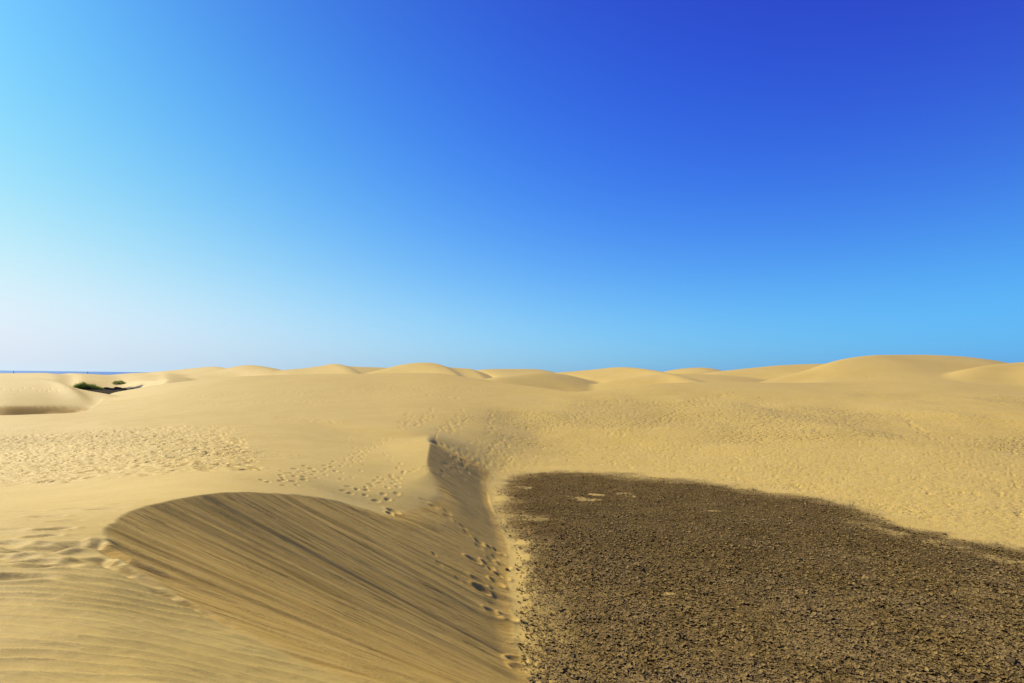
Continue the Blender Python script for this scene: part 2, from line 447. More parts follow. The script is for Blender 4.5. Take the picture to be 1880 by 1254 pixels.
# broad unevenness
Z += wind * .05 * fbm(X * .35, Y * .35, 3, 50) * sstep(8, 14, D) * (1 - sstep(60, 90, D))
Z += .75 * fbm(X * .075 + Y * .02, Y * .06, 3, 52) * sstep(33, 44, D) * (1 - sstep(60, 74, D)) * sstep(860, 1000, P)
Z += wind * .006 * fbm(X * 2.2, Y * 2.8, 3, 55) * (1 - sstep(15, 25, D))
# streaks down the slip face
st = .16 * fbm(Q * 1.5, AL * .16, 2, 60) + .40 * vnoise(Q * 5.3 + .4 * vnoise(Q, AL * .5, 68), AL * .45, 62) + .36 * vnoise(Q * 12.5, AL * .9, 63) + .30 * vnoise(Q * 26, AL * 1.8, 64)
flowtop = sstep(-.05, .5, AL)
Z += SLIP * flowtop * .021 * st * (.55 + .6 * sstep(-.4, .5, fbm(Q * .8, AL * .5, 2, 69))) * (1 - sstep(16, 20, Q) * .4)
# creases where the sand gave way near the lip
cut = np.clip(vnoise(Q * 3.6, AL * .22, 66) - .45, 0, 1)
Z -= SLIP * flowtop * .10 * cut * (1 - sstep(3.2, 5.0, AL))
# slump tongue on the foot of the face
def gz(px, py, a, sx, sy, rot=0.0):
    gx, gy, _ = cast(px, py)
    c, s_ = math.cos(rot), math.sin(rot)
    lx = (X - gx) * c + (Y - gy) * s_; ly = -(X - gx) * s_ + (Y - gy) * c
    return a * np.exp(-(lx / sx) ** 2 - (ly / sy) ** 2)
Z += gz(905, 1092, .08, .6, .14, .2) + gz(930, 1143, .07, .4, .3)
def groove(pts, w, depth):
    g_ = [cast(*q_)[:2] for q_ in pts]; out = np.zeros(X.shape); m_ = (D < 12) & (Y > 0)
    xx, yy = X[m_], Y[m_]; best = np.full(xx.shape, 9.0); tt = np.zeros(xx.shape)
    for i in range(len(g_) - 1):
        (ax, ay), (bx, by) = g_[i], g_[i + 1]; ex, ey = bx - ax, by - ay
        t = np.clip(((xx - ax) * ex + (yy - ay) * ey) / (ex * ex + ey * ey), 0, 1)
        d_ = np.hypot(xx - ax - t * ex, yy - ay - t * ey); k_ = d_ < best; best = np.where(k_, d_, best); tt = np.where(k_, (i + t) / (len(g_) - 1), tt); sg = np.where(k_, np.sign(ex * (yy - ay) - ey * (xx - ax)), sg if i else 1.0)
    ww_ = w * (1 + .35 * vnoise(xx * 3, yy * 3, 97))
    sd = best * sg; fade = sstep(0, .15, tt) * (1 - sstep(.45, 1, tt))
    out[m_] = fade * depth * (-np.exp(-(sd / ww_) ** 2) + .9 * np.exp(-((sd - 1.5 * ww_) / (ww_ * 1.3)) ** 2))
    return out
Z += groove([(150, 1006), (178, 1003), (230, 1030), (300, 1058), (430, 1112), (600, 1185)], .09, .06)
Z += groove([(176, 1028), (200, 1038), (240, 1056), (285, 1078), (330, 1100)], .06, .055)
Z += groove([(272, 1078), (330, 1104), (420, 1150), (520, 1196)], .03, .03)
# trampled sand
tr_l = sstep(0, 5, D - 15 - 2.2 * nz) * (1 - sstep(30, 38, D + 3 * nz)) * (1 - sstep(330, 560, P + 110 * nz + 6 * (D - 24)))
tr_r = sstep(840, 960, P) * sstep(.0, 1.6, -MUDD) * sstep(-6.1, -5.95, Z) * sstep(17, 22, D + (P - 1000) * .012) * (1 - sstep(58, 74, D + 6 * nz))
tr_r = np.where(MUDD < 0, tr_r, 0)
rough = fbm(X * 2.3, Y * 2.3, 3, 70)
rough2 = fbm(X * 4.1, Y * 4.1, 2, 74)
patch = .34 + .66 * sstep(-.18, .30, fbm(X * .10, Y * .13, 3, 77))
pits = np.clip(-rough - .05, 0, 1)
Z -= tr_l * .055 * patch * pits
Z += tr_l * .022 * rough2
nf = 1 - .75 * sstep(26, 40, D)
Z -= tr_r * .085 * patch * pits * nf
Z += tr_r * .020 * rough2 * patch * nf
# mud: low crusted blisters
Z += MUD * (.018 * rough2 + .026 * fbm(X * 9, Y * 9, 2, 80))
Z += sstep(0, .5, MUDD) * .035 * nz
Z += np.where(MUDD > -1, .05 * ridge + .05 * ridge2, 0)

def stamp(x, y, ang, L=.30, Wd=.12, dep=.03, rim=.22):
    if y < 1: return
    p, d = project(np.array(x), np.array(y)); p = float(p); d = float(d)
    Rr = L * 1.6
    r0 = np.searchsorted(Ds, d - Rr); r1 = np.searchsorted(Ds, d + Rr)
    dc = Rr / d * F * 1.2
    c0 = np.searchsorted(inner, p - dc); c1 = np.searchsorted(inner, p + dc)
    if r1 <= r0 or c1 <= c0: return
    xs = X[r0:r1, c0:c1] - x; ys = Y[r0:r1, c0:c1] - y
    c, s_ = math.cos(ang), math.sin(ang)
    a = (xs * c + ys * s_) / (L * .5); b = (-xs * s_ + ys * c) / (Wd * .5)
    r2 = a * a + b * b
    Z[r0:r1, c0:c1] += dep * (-np.exp(-(r2 ** 1.5) * .8) + rim * np.exp(-((np.sqrt(r2) - 1.55) / .38) ** 2))

def trail(pts, stride=.62, dep=.035, L=.30, Wd=.14, jit=.10, reps=1):
    w = [cast(*q_)[:2] for q_ in pts]
    for rep in range(reps):
        off = 0 if rep == 0 else random.choice((-.4, .4))
        side = 1; carry = random.random() * stride
        for (x0, y0), (x1, y1) in zip(w[:-1], w[1:]):
            n = math.hypot(x1 - x0, y1 - y0)
            if n < 1e-3: continue
            an = math.atan2(y1 - y0, x1 - x0); t = carry
            while t < n:
                jx, jy = random.gauss(0, jit), random.gauss(0, jit)
                px_ = x0 + (x1 - x0) * t / n - math.sin(an) * (side * .12 + off) + jx
                py_ = y0 + (y1 - y0) * t / n + math.cos(an) * (side * .12 + off) + jy
                sc_ = random.uniform(.8, 1.2)
                stamp(px_, py_, an + random.gauss(0, .25), L * sc_, Wd * sc_, dep * random.uniform(.7, 1.25))
                side = -side; t += stride * random.uniform(.85, 1.15)
            carry = t - n
trail([(520, 894), (565, 878), (598, 867), (625, 854), (659, 843), (670, 829), (699, 814), (730, 803)], .66, .045, .28, .14, .05, reps=2)
trail([(480, 886), (514, 872), (543, 860), (572, 854)], .7, .045)
trail([(648, 909), (681, 892), (703, 878), (732, 869), (753, 865), (779, 861), (811, 871)], .42, .045, .28, .14, .05)
trail([(692, 926), (703, 917), (717, 907), (732, 890), (721, 872)], .5, .045, .3, .17, .08)
trail([(701, 829), (718, 842), (732, 854), (735, 866)], .8, .035)
trail([(620, 884), (650, 862), (664, 845), (640, 800)], .8, .03)
trail([(700, 905), (660, 895), (610, 897)], .8, .03)
trail([(692, 926), (715, 940), (735, 952)], .4, .08, .34, .22)
trail([(768, 916), (790, 927), (815, 941), (838, 960), (855, 977), (870, 990), (884, 1003), (900, 1018), (912, 1036)], .38, .042, .30, .18, .05)
trail([(786, 1014), (803, 1030), (820, 1047), (837, 1064), (850, 1080)], .6, .022, .18, .12, .03)
for a, b in [(880, 1068), (909, 1053), (913, 1072), (897, 1040), (870, 1030), (884, 1085), (905, 1010), (917, 1015), (926, 1040), (922, 1060), (908, 1130), (935, 1140), (958, 1232), (950, 1215)]:
    gx, gy, _ = cast(a, b); stamp(gx, gy, random.uniform(-.6, .3), .36, .22, random.uniform(.018, .036), 1.1)
for pts, s_, d_ in [
        ([(742, 787), (744, 772), (749, 756)], .8, .05), ([(759, 784), (778, 767), (797, 749)], .8, .05), ([(824, 793), (845, 775), (871, 759)], .8, .05),
        ([(800, 790), (830, 772), (850, 750)], .8, .045), ([(899, 797), (898, 775), (905, 749)], .8, .05), ([(330, 728), (500, 722), (609, 720), (750, 724), (865, 732)], .6, .06),
        ([(354, 742), (524, 737), (640, 735)], .7, .05), ([(507, 766), (560, 770), (616, 774)], .6, .05), ([(500, 717), (700, 714), (800, 716)], .6, .05),
        ([(1004, 745), (1110, 738), (1215, 737)], .6, .06), ([(1110, 800), (1213, 776), (1260, 745), (1286, 726), (1353, 719)], .7, .06),
        ([(1300, 740), (1400, 750), (1500, 760)], .7, .05), ([(1651, 761), (1680, 780), (1713, 808)], .7, .05), ([(1390, 775), (1480, 765), (1580, 790)], .7, .04),
        ([(1500, 700), (1640, 690), (1730, 694)], .7, .06), ([(905, 815), (930, 800), (990, 798)], .8, .05), ([(0, 712), (90, 715), (150, 718)], .7, .08), ([(640, 708), (900, 716)], .7, .05)]:
    trail(pts, s_, d_, .48, .34, .14)
    trail([(a + 6, b + 3) for a, b in pts], s_, d_ * .8, .45, .32, .3)
# feet on the left shoulder
for a, b, an, L_, dp in [(82, 1008, .5, .55, .06), (60, 1013, .45, .4, .04), (120, 1002, .2, .5, .035), (155, 1001, .3, .42, .03), (176, 1031, .5, .34, .03), (76, 1038, .5, .42, .04), (99, 972, .6, .32, .04), (79, 985, .6, .28, .035),
                         (16, 1061, .5, .5, .045), (40, 1002, .4, .45, .03), (86, 949, .3, .35, .03), (46, 939, .1, .4, .025), (195, 934, .25, .45, .035), (145, 933, .25, .45, .03), (120, 957, .4, .3, .02),
                         (20, 972, .3, .3, .02), (115, 1035, .3, .4, .025), (30, 1030, .4, .5, .03), (0, 1000, .4, .4, .03), (215, 925, .2, .35, .02), (8, 1024, .3, .4, .03), (60, 1030, .3, .3, .02), (130, 1018, .2, .4, .02), (-30, 1020, .4, .4, .03)]:
    gx, gy, _ = cast(a, b); stamp(gx, gy, an, L_, L_ * .42, dp, .3)
# single prints scattered over the bowl and the bank
for i in range(1500):
    d = random.uniform(16, 34); pp = random.uniform(-100, 480 - (d - 16) * 3)
    x = d * (pp - PX0) / F
    stamp(x, d, random.gauss(.3, .5), random.uniform(.28, .5), random.uniform(.12, .22), random.uniform(.03, .075))
for i in range(1400):
    d = random.uniform(22, 42); pp = random.uniform(860, 1990)
    if d < 32 - (pp - 1200) * .017 + 1: continue
    if random.random() > .75 - .4 * math.sin(pp * .011 + d * .09): continue
    stamp(d * (pp - PX0) / F, d, random.uniform(0, 3.1), random.uniform(.25, .45), random.uniform(.14, .24), random.uniform(.02, .05))
for i in range(240):
    pp = random.uniform(820, 960); py_ = random.uniform(808, 862)
    if py_ < 800 + (pp - 800) * .12: continue
    gx, gy, _ = cast(pp, py_) if i % 3 == 0 else (gx + random.gauss(0, .5), gy + random.gauss(0, .7), 0)
    stamp(gx, gy, random.uniform(0, 3.1), .34, .20, .032)

Zw = Z + CAMZ

def grid_mesh(name, facemask, attrs):
    NCw = NC
    idx = np.arange(NR * NC).reshape(NR, NC)
    a = idx[:-1, :]; b = np.roll(idx, -1, 1)[:-1, :]; c = np.roll(idx, -1, 1)[1:, :]; d = idx[1:, :]
    quads = np.stack([a, b, c, d], -1)[facemask]
    used, inv = np.unique(quads.ravel(), return_inverse=True)
    me = bpy.data.meshes.new(name)
    n = len(used); nf = len(quads)
    me.vertices.add(n)
    co = np.stack([X.ravel()[used], Y.ravel()[used], Zw.ravel()[used]], -1).astype(np.float32)
    me.vertices.foreach_set('co', co.ravel())
    me.loops.add(nf * 4); me.polygons.add(nf)
    me.polygons.foreach_set('loop_start', np.arange(0, nf * 4, 4, dtype=np.int32))
    me.polygons.foreach_set('loop_total', np.full(nf, 4, np.int32))
    me.loops.foreach_set('vertex_index', inv.astype(np.int32)[::1].reshape(-1, 4)[:, ::-1].ravel())
    me.update(calc_edges=True)
    me.polygons.foreach_set('use_smooth', np.ones(nf, bool))
    for k, v in attrs.items():
        if isinstance(v, tuple):
            at = me.attributes.new(k, 'FLOAT_VECTOR', 'POINT')
            at.data.foreach_set('vector', np.stack([q_.ravel()[used] for q_ in v], -1).astype(np.float32).ravel())
        else:
            at = me.attributes.new(k, 'FLOAT', 'POINT')
            at.data.foreach_set('value', v.ravel()[used].astype(np.float32))
    o = bpy.data.objects.new(name, me); C.objects.link(o)
    return o

fm_mud = (np.roll(MUDD, -1, 1)[:-1] + MUDD[1:] + MUDD[:-1] + np.roll(MUDD, -1, 1)[1:]) / 4 > .05
TR = np.clip((tr_l + tr_r) * patch, 0, 1)
attrs = {'slip': np.clip(SLIP + SLIP3, 0, 1), 'mud': MUD, 'tramp': TR, 'flow': (np.where(D > 50, X * .6, Q), AL, 0 * Q)}
# dark stony floor of the hollow by the bushes
hol = sstep(.0, .3, 1.02 - np.hypot((X + .785 * D) / 15, (Y - 160) / 40) + .3 * fbm(X * .12, Y * .08, 3, 90)) * (D > 112) * (D < 215)
attrs['hollow'] = hol
dunes = grid_mesh('dunes', ~fm_mud, attrs); dunes['kind'] = 'structure'
mudflat = grid_mesh('mudflat', fm_mud, attrs); mudflat['kind'] = 'structure'

# ------------------------------------------------------------------ materials
class NT:
    def __init__(s, name):
        s.m = bpy.data.materials.new(name); s.m.use_nodes = True; s.t = s.m.node_tree; s.t.nodes.clear()
        s.out = s.t.nodes.new('ShaderNodeOutputMaterial'); s.b = s.t.nodes.new('ShaderNodeBsdfPrincipled')
        s.t.links.new(s.b.outputs[0], s.out.inputs[0])
    def n(s, ty, ins=None, **kw):
        nd = s.t.nodes.new('ShaderNode' + ty)
        for k, v in kw.items(): setattr(nd, k, v)
        for k, v in (ins or {}).items(): s.put(nd.inputs[k], v)
        return nd
    def put(s, sock, v):
        if isinstance(v, bpy.types.NodeSocket): s.t.links.new(v, sock)
        else: sock.default_value = v
    def attr(s, name, vec=False):
        return s.n('Attribute', attribute_name=name).outputs['Vector' if vec else 'Fac']
    def noise(s, vec, scale, detail=3, rough=.55, dist=0):
        return s.n('TexNoise', {'Vector': vec, 'Scale': scale, 'Detail': detail, 'Roughness': rough, 'Distortion': dist}).outputs['Fac']
    def math(s, op, a, b=0.0, c=None, clamp=False):
        nd = s.n('Math', operation=op, use_clamp=clamp); s.put(nd.inputs[0], a); s.put(nd.inputs[1], b)
        if c is not None: s.put(nd.inputs[2], c)
        return nd.outputs[0]
    def mul(s, a, b): return s.math('MULTIPLY', a, b)
    def add(s, a, b): return s.math('ADD', a, b)
    def ramp(s, f, lo, hi, a=0., b=1.):
        nd = s.n('MapRange', {'Value': f, 'From Min': lo, 'From Max': hi, 'To Min': a, 'To Max': b}, interpolation_type='SMOOTHSTEP'); return nd.outputs[0]
    def mix(s, f, a, b):
        nd = s.n('Mix', data_type='RGBA'); s.put(nd.inputs[0], f); s.put(nd.inputs[6], a); s.put(nd.inputs[7], b); return nd.outputs[2]
    def scalev(s, v, sc_):
        nd = s.n('VectorMath', operation='MULTIPLY'); s.put(nd.inputs[0], v); nd.inputs[1].default_value = sc_; return nd.outputs[0]

def sand_material():
    t = NT('sand')
    pos = t.n('NewGeometry').outputs['Position']
    slip, mud_, tramp, flow, hollow = t.attr('slip'), t.attr('mud'), t.attr('tramp'), t.attr('flow', True), t.attr('hollow')
    big = t.noise(pos, .05, 3)
    mid = t.noise(t.scalev(pos, (1, 2.2, 1)), .5, 4)
    fine = t.noise(pos, 9, 4, .65)
    grain = t.noise(pos, 140, 2, .7)
    c = t.mix(t.ramp(big, .35, .65), (.455, .312, .066, 1), (.495, .345, .080, 1))
    c = t.mix(t.mul(t.ramp(mid, .35, .7), .45), c, (.520, .372, .100, 1))
    c = t.mix(t.mul(t.ramp(fine, .4, .7), .22), c, (.360, .240, .055, 1))
    c = t.mix(t.mul(t.ramp(grain, .45, .72), .32), c, (.25, .16, .04, 1))
    # random darker patches over trodden ground
    dk = t.mul(t.mul(tramp, t.ramp(t.noise(pos, 2.6, 4, .6), .5, .72)), .38)
    c = t.mix(dk, c, (.27, .175, .045, 1))
    # slip face: base colour lifted and warmed to offset its blue shade; darker grain streaks
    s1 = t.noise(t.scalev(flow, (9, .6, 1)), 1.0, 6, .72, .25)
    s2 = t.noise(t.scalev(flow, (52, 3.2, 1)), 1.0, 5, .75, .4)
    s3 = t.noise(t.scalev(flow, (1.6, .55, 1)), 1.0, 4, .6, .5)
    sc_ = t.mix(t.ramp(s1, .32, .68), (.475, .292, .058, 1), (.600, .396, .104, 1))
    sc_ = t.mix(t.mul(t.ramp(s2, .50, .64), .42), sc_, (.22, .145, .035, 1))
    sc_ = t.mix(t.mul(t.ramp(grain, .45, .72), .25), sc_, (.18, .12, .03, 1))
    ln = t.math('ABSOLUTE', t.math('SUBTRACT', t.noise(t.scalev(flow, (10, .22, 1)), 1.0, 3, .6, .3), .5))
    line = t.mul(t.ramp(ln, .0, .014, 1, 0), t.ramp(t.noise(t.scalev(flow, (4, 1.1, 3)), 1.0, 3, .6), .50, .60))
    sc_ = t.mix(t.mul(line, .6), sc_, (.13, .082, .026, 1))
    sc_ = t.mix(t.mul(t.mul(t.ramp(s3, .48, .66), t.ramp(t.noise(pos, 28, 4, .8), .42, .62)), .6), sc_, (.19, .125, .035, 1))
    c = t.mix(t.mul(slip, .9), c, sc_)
    # dried mud: dark crust, sand caught between plates
    vor = t.n('TexVoronoi', {'Vector': t.n('VectorMath', {0: pos, 1: t.n('VectorMath', {0: t.n('TexNoise', {'Vector': pos, 'Scale': 5.0, 'Detail': 2.0}).outputs['Color'], 1: (.25, .25, .25)}, operation='MULTIPLY').outputs[0]}, operation='ADD').outputs[0], 'Scale': 5.2}, feature='DISTANCE_TO_EDGE').outputs['Distance']
    mn1 = t.noise(pos, .8, 5, .6); mn2 = t.noise(pos, 6.5, 5, .68); mn3 = t.noise(pos, 22, 3, .7)
    mc = t.mix(t.ramp(mn1, .38, .62), (.150, .098, .035, 1), (.240, .162, .058, 1))
    mc = t.mix(t.mul(t.ramp(mn2, .50, .70), .75), mc, (.35, .24, .065, 1))
    mc = t.mix(t.mul(t.ramp(mn3, .52, .72), .65), mc, (.042, .027, .010, 1))  # near-black specks painted in for the shadows among curled plates
    mc = t.mix(t.mul(t.ramp(mud_, .70, .98), .62), mc, (.070, .045, .018, 1))
    mc = t.mix(t.mul(t.ramp(vor, .0, .06, 1, 0), .55), mc, (.036, .025, .010, 1))
    mfac = t.ramp(t.add(mud_, t.add(t.mul(mn2, .40), t.add(t.mul(mn1, .4), -.34))), .10, .78)
    c = t.mix(mfac, c, mc)
    hc = t.mix(t.ramp(t.noise(pos, .35, 5, .7), .40, .62), (.030, .026, .022, 1), (.085, .066, .042, 1))
    c = t.mix(t.ramp(hollow, .35, .65), c, hc)
    t.put(t.b.inputs['Base Color'], c)
    t.b.inputs['Roughness'].default_value = .66
    dull = t.math('MAXIMUM', t.math('MAXIMUM', mfac, hollow), t.mul(slip, .75))
    t.put(t.b.inputs['Specular IOR Level'], t.mul(t.math('SUBTRACT', 1.0, dull), .21))
    t.b.inputs['IOR'].default_value = 1.45
    # fine relief
    rp = t.noise(t.scalev(pos, (1.2, 4.5, 1)), 2.2, 3, .5, .6)
    h = t.add(t.mul(grain, .003), t.mul(fine, .004))
    h = t.add(h, t.mul(t.mul(rp, t.math('SUBTRACT', 1.0, slip)), .022))
    tn = t.ramp(t.noise(t.scalev(pos, (.75, 1, 1)), 3.3, 3, .6), .30, .56)
    h = t.add(h, t.mul(t.mul(t.add(tn, t.mul(t.noise(pos, 7.5, 3, .6), .6)), tramp), .075))
    h = t.add(h, t.mul(slip, t.add(t.mul(s1, .022), t.add(t.mul(s2, .016), t.mul(line, -.012)))))
    h = t.add(h, t.mul(mfac, t.add(t.mul(mn2, .05), t.add(t.mul(mn3, .025), t.mul(t.ramp(vor, 0, .10), .02)))))
    bp = t.n('Bump', {'Height': h, 'Strength': 1.0, 'Distance': 1.0})
    t.put(t.b.inputs['Normal'], bp.outputs[0])
    return t.m
sand = sand_material()
for o in (dunes, mudflat): o.data.materials.append(sand)

def plain(name, col, rough=.8, var=.3, scale=8, spec=.3, leafy=0):
    t = NT(name)
    if leafy:
        tr = t.n('BsdfTranslucent', {'Color': (.22, .30, .05, 1)}); mx = t.n('MixShader', {0: .4})
        t.t.links.new(t.b.outputs[0], mx.inputs[1]); t.t.links.new(tr.outputs[0], mx.inputs[2]); t.t.links.new(mx.outputs[0], t.out.inputs[0])
    pos = t.n('TexCoord').outputs['Object']
    c2 = tuple(v * (1 - var) for v in col) + (1,)
    t.put(t.b.inputs['Base Color'], t.mix(t.ramp(t.noise(pos, scale, 4), .35, .65), tuple(col) + (1,), c2))
    t.b.inputs['Roughness'].default_value = rough; t.b.inputs['Specular IOR Level'].default_value = spec
    t.put(t.b.inputs['Normal'], t.n('Bump', {'Height': t.noise(pos, scale * 4, 3), 'Strength': .4, 'Distance': .02}).outputs[0])
    return t.m

# ------------------------------------------------------------------ sea
def sea_material():
    t = NT('sea_water')
    pos = t.n('NewGeometry').outputs['Position']
    t.put(t.b.inputs['Base Color'], t.mix(t.ramp(t.noise(pos, .004, 4), .4, .6), (.015, .085, .30, 1), (.022, .11, .36, 1)))
    t.b.inputs['Roughness'].default_value = .35; t.b.inputs['IOR'].default_value = 1.33
    t.put(t.b.inputs['Normal'], t.n('Bump', {'Height': t.noise(pos, .25, 5, .6), 'Strength': 1.0, 'Distance': 1.2}).outputs[0])
    return t.m
me = bpy.data.meshes.new('sea')
n = 96
vs = [(0, 0, -.4)] + [(90000 * math.sin(2 * math.pi * i / n), 90000 * math.cos(2 * math.pi * i / n), -.4) for i in range(n)]
me.from_pydata(vs, [], [(0, 1 + (i + 1) % n, 1 + i) for i in range(n)])
sea = bpy.data.objects.new('sea', me); C.objects.link(sea); sea['kind'] = 'structure'; me.materials.append(sea_material())

def ground(x, y):
    """height of the finished ground mesh at a point (world z)"""
    p, d = project(np.array(float(x)), np.array(float(y)))
    j = int(np.argmin(np.abs(inner - float(p)))); i = int(np.searchsorted(Ds, float(d)))
    i = min(max(i, 1), NR - 1)
    return float(Zw[i - 1:i + 1, j].mean())

# ------------------------------------------------------------------ curled plates and crumbs of mud
def flakes():
    V, Fc, n0 = [], [], 0
    N = 110000
    k = 0
    cells = []
    while k < N:
        m_ = 20000
        # spread evenly in view: nearer ground gets more, smaller plates
        dd = rng.uniform(1 / 34.0, 1 / 8.5, m_) ** -1.0
        pp = rng.uniform(880, 2000, m_)
        x = dd * (pp - PX0) / F
        i = np.clip(np.searchsorted(Ds, dd), 1, NR - 1); j = np.clip(np.searchsorted(inner, pp), 1, len(inner) - 1)
        mu = MUD[i, j] * (MUDD[i, j] > .0)
        clump = .35 + .65 * sstep(-.45, .25, fbm(x * 1.3, dd * 1.3, 2, 95))
        keep = rng.random(m_) < mu * clump
        for a in np.nonzero(keep)[0]:
            cells.append((x[a], dd[a], Zw[i[a], j[a]]))
        k = len(cells)
    cells = cells[:N]
    cx = np.array(cells); n = len(cx)
    # each plate: 3x2 vertices, edges curled up
    sz = np.clip(rng.lognormal(math.log(.021), .40, n), .010, .055)
    an = rng.uniform(0, 2 * math.pi, n); curl = rng.uniform(.1, .7, n) * sz; tilt = rng.normal(0, .25, n); tilt2 = rng.normal(0, .22, n)
    asp = rng.uniform(.5, 1., n)
    grid = [(-1, -1), (0, -1), (1, -1), (-1, 1), (0, 1), (1, 1)]
    vv = np.zeros((n, 6, 3))
    for gi, (a, b) in enumerate(grid):
        lx = a * sz * rng.uniform(.7, 1.1, n); ly = b * sz * asp * rng.uniform(.6, 1.1, n)
        if a == 0: ly = ly * 1.2
        lz = (abs(a)) * curl + lx * tilt + ly * tilt2 + .25 * sz
        vv[:, gi, 0] = cx[:, 0] + lx * np.cos(an) - ly * np.sin(an)
        vv[:, gi, 1] = cx[:, 1] + lx * np.sin(an) + ly * np.cos(an)
        vv[:, gi, 2] = cx[:, 2] + lz
    me = bpy.data.meshes.new('mud_flakes')
    me.vertices.add(n * 6); me.vertices.foreach_set('co', vv.astype(np.float32).ravel())
    f = np.array([[0, 1, 4, 3], [1, 2, 5, 4]]); fa = (np.arange(n)[:, None, None] * 6 + f[None]).reshape(-1, 4)
    nf = len(fa); me.loops.add(nf * 4); me.polygons.add(nf)
    me.polygons.foreach_set('loop_start', np.arange(0, nf * 4, 4, dtype=np.int32)); me.polygons.foreach_set('loop_total', np.full(nf, 4, np.int32))
    me.loops.foreach_set('vertex_index', fa.astype(np.int32).ravel()); me.update(calc_edges=True)
    o = bpy.data.objects.new('mud_flakes', me); C.objects.link(o); o['kind'] = 'stuff'
    t = NT('dried_mud_plate')
    pos = t.n('NewGeometry').outputs['Position']
    c = t.mix(t.ramp(t.noise(pos, 3.5, 3), .4, .6), (.098, .064, .020, 1), (.190, .127, .040, 1))
    c = t.mix(t.ramp(t.noise(pos, 13, 2), .50, .7), c, (.27, .185, .060, 1))
    c = t.mix(t.mul(t.ramp(t.noise(pos, .45, 4, .6), .40, .62), .5), c, (.215, .150, .062, 1))
    t.put(t.b.inputs['Base Color'], c); t.b.inputs['Roughness'].default_value = .95; t.b.inputs['Specular IOR Level'].default_value = .05
    me.materials.append(t.m)
    return o
flakes()

# ------------------------------------------------------------------ objects
def mesh_obj(name, V, Fc, mat, parent=None, smooth=False):
    me = bpy.data.meshes.new(name); me.from_pydata([tuple(v) for v in V], [], Fc); me.update()
    if smooth: me.polygons.foreach_set('use_smooth', [True] * len(me.polygons))
    me.materials.append(mat)
    o = bpy.data.objects.new(name, me); C.objects.link(o)
    if parent: o.parent = parent
    return o
def empty(name, loc, label, cat, group=None, rz=0):
    o = bpy.data.objects.new(name, None); o.empty_display_size = .3; C.objects.link(o); o.location = loc; o.rotation_euler.z = rz
    o['label'] = label; o['category'] = cat
    if group: o['group'] = group
    return o
def tube(V, Fc, a, b, r0, r1, n=5):
    a, b = Vector(a), Vector(b); d = (b - a).normalized(); s_ = d.orthogonal().normalized(); t_ = d.cross(s_)
    k = len(V)
    for c, r in ((a, r0), (b, r1)):
        for i in range(n):
            an = 2 * math.pi * i / n; V.append(c + s_ * math.cos(an) * r + t_ * math.sin(an) * r)
    for i in range(n): Fc.append((k + i, k + (i + 1) % n, k + n + (i + 1) % n, k + n + i))
    Fc.append(tuple(k + n + i for i in range(n)))
m_leaf = plain('bush_leaves', (.10, .125, .035), .8, .5, 1.2, .1, 1)
m_stem = plain('bush_wood', (.09, .06, .04), .9)
m_rock = plain('dark_rock', (.12, .09, .055), .95, .6, 2, .05)
m_dry = plain('dry_stalk', (.16, .12, .06), .9)

def bush(px, D_, lobes, label, nleaf, seed):
    lobes = [tuple(v * 1.24 for v in l_) for l_ in lobes]
    rs = random.Random(seed)
    u, s = pix(px, 700); x, y = float(u) * D_, D_
    root = empty('bush', (x, y, ground(x, y)), label, 'bush')
    V, Fc = [], []
    for (lx, ly, lz, rx, rz_) in lobes:
        n_ = int(nleaf * rx * rz_)
        for i in range(n_):
            th = rs.uniform(0, 2 * math.pi); ph = math.acos(rs.uniform(-.25, 1)); rr = rs.uniform(.62, 1.0) * (1 + .18 * math.sin(3 * th + lx) * math.sin(4 * ph))
            c = Vector((lx + rx * rr * math.sin(ph) * math.cos(th), ly + rx * .7 * rr * math.sin(ph) * math.sin(th), lz + rz_ * rr * math.cos(ph)))
            if c.z < .03: c.z = rs.uniform(.03, .3)
            for _ in range(3):
                a = Vector((rs.gauss(0, 1), rs.gauss(0, 1), rs.gauss(.4, 1))).normalized() * rs.uniform(.10, .24); b = a.orthogonal().normalized() * .06
                o_ = Vector((rs.gauss(0, .1), rs.gauss(0, .1), rs.gauss(0, .1)))
                k = len(V); V += [c + o_ - b, c + o_ + b, c + o_ + a]; Fc.append((k, k + 1, k + 2))
    mesh_obj('foliage', V, Fc, m_leaf, root)
    for (lx, ly, lz, rx, rz_) in lobes:
        for i in range(4):
            V, Fc = [], []
            tube(V, Fc, (lx + rs.uniform(-.2, .2), ly, -.15), (lx + rs.uniform(-.7, .7) * rx, ly + rs.uniform(-.5, .5) * rx, lz + rz_ * .6), .07, .02)
            mesh_obj('stem', V, Fc, m_stem, root)
    return root
bush(163, 178, [(-3.0, 0, .3, 1.3, 1.35), (-1.7, .2, .4, 1.5, 1.75), (-.4, -.2, .3, 1.3, 1.3), (.9, .1, .3, 1.4, 1.25), (2.4, 0, .1, 1.3, .9), (3.5, 0, 0, .8, .55)],
     'broad dark green bush in the stony hollow, the larger and left of two', 240, 3)
bush(220, 208, [(-1.1, 0, .2, 1.2, 1.0), (.2, 0, .3, 1.2, 1.1), (1.3, 0, -.1, 1.2, .9), (2.2, -.5, -.7, 1.1, .8)], 'smaller dark bush spilling over a sand mound behind the broad bush', 150, 9)

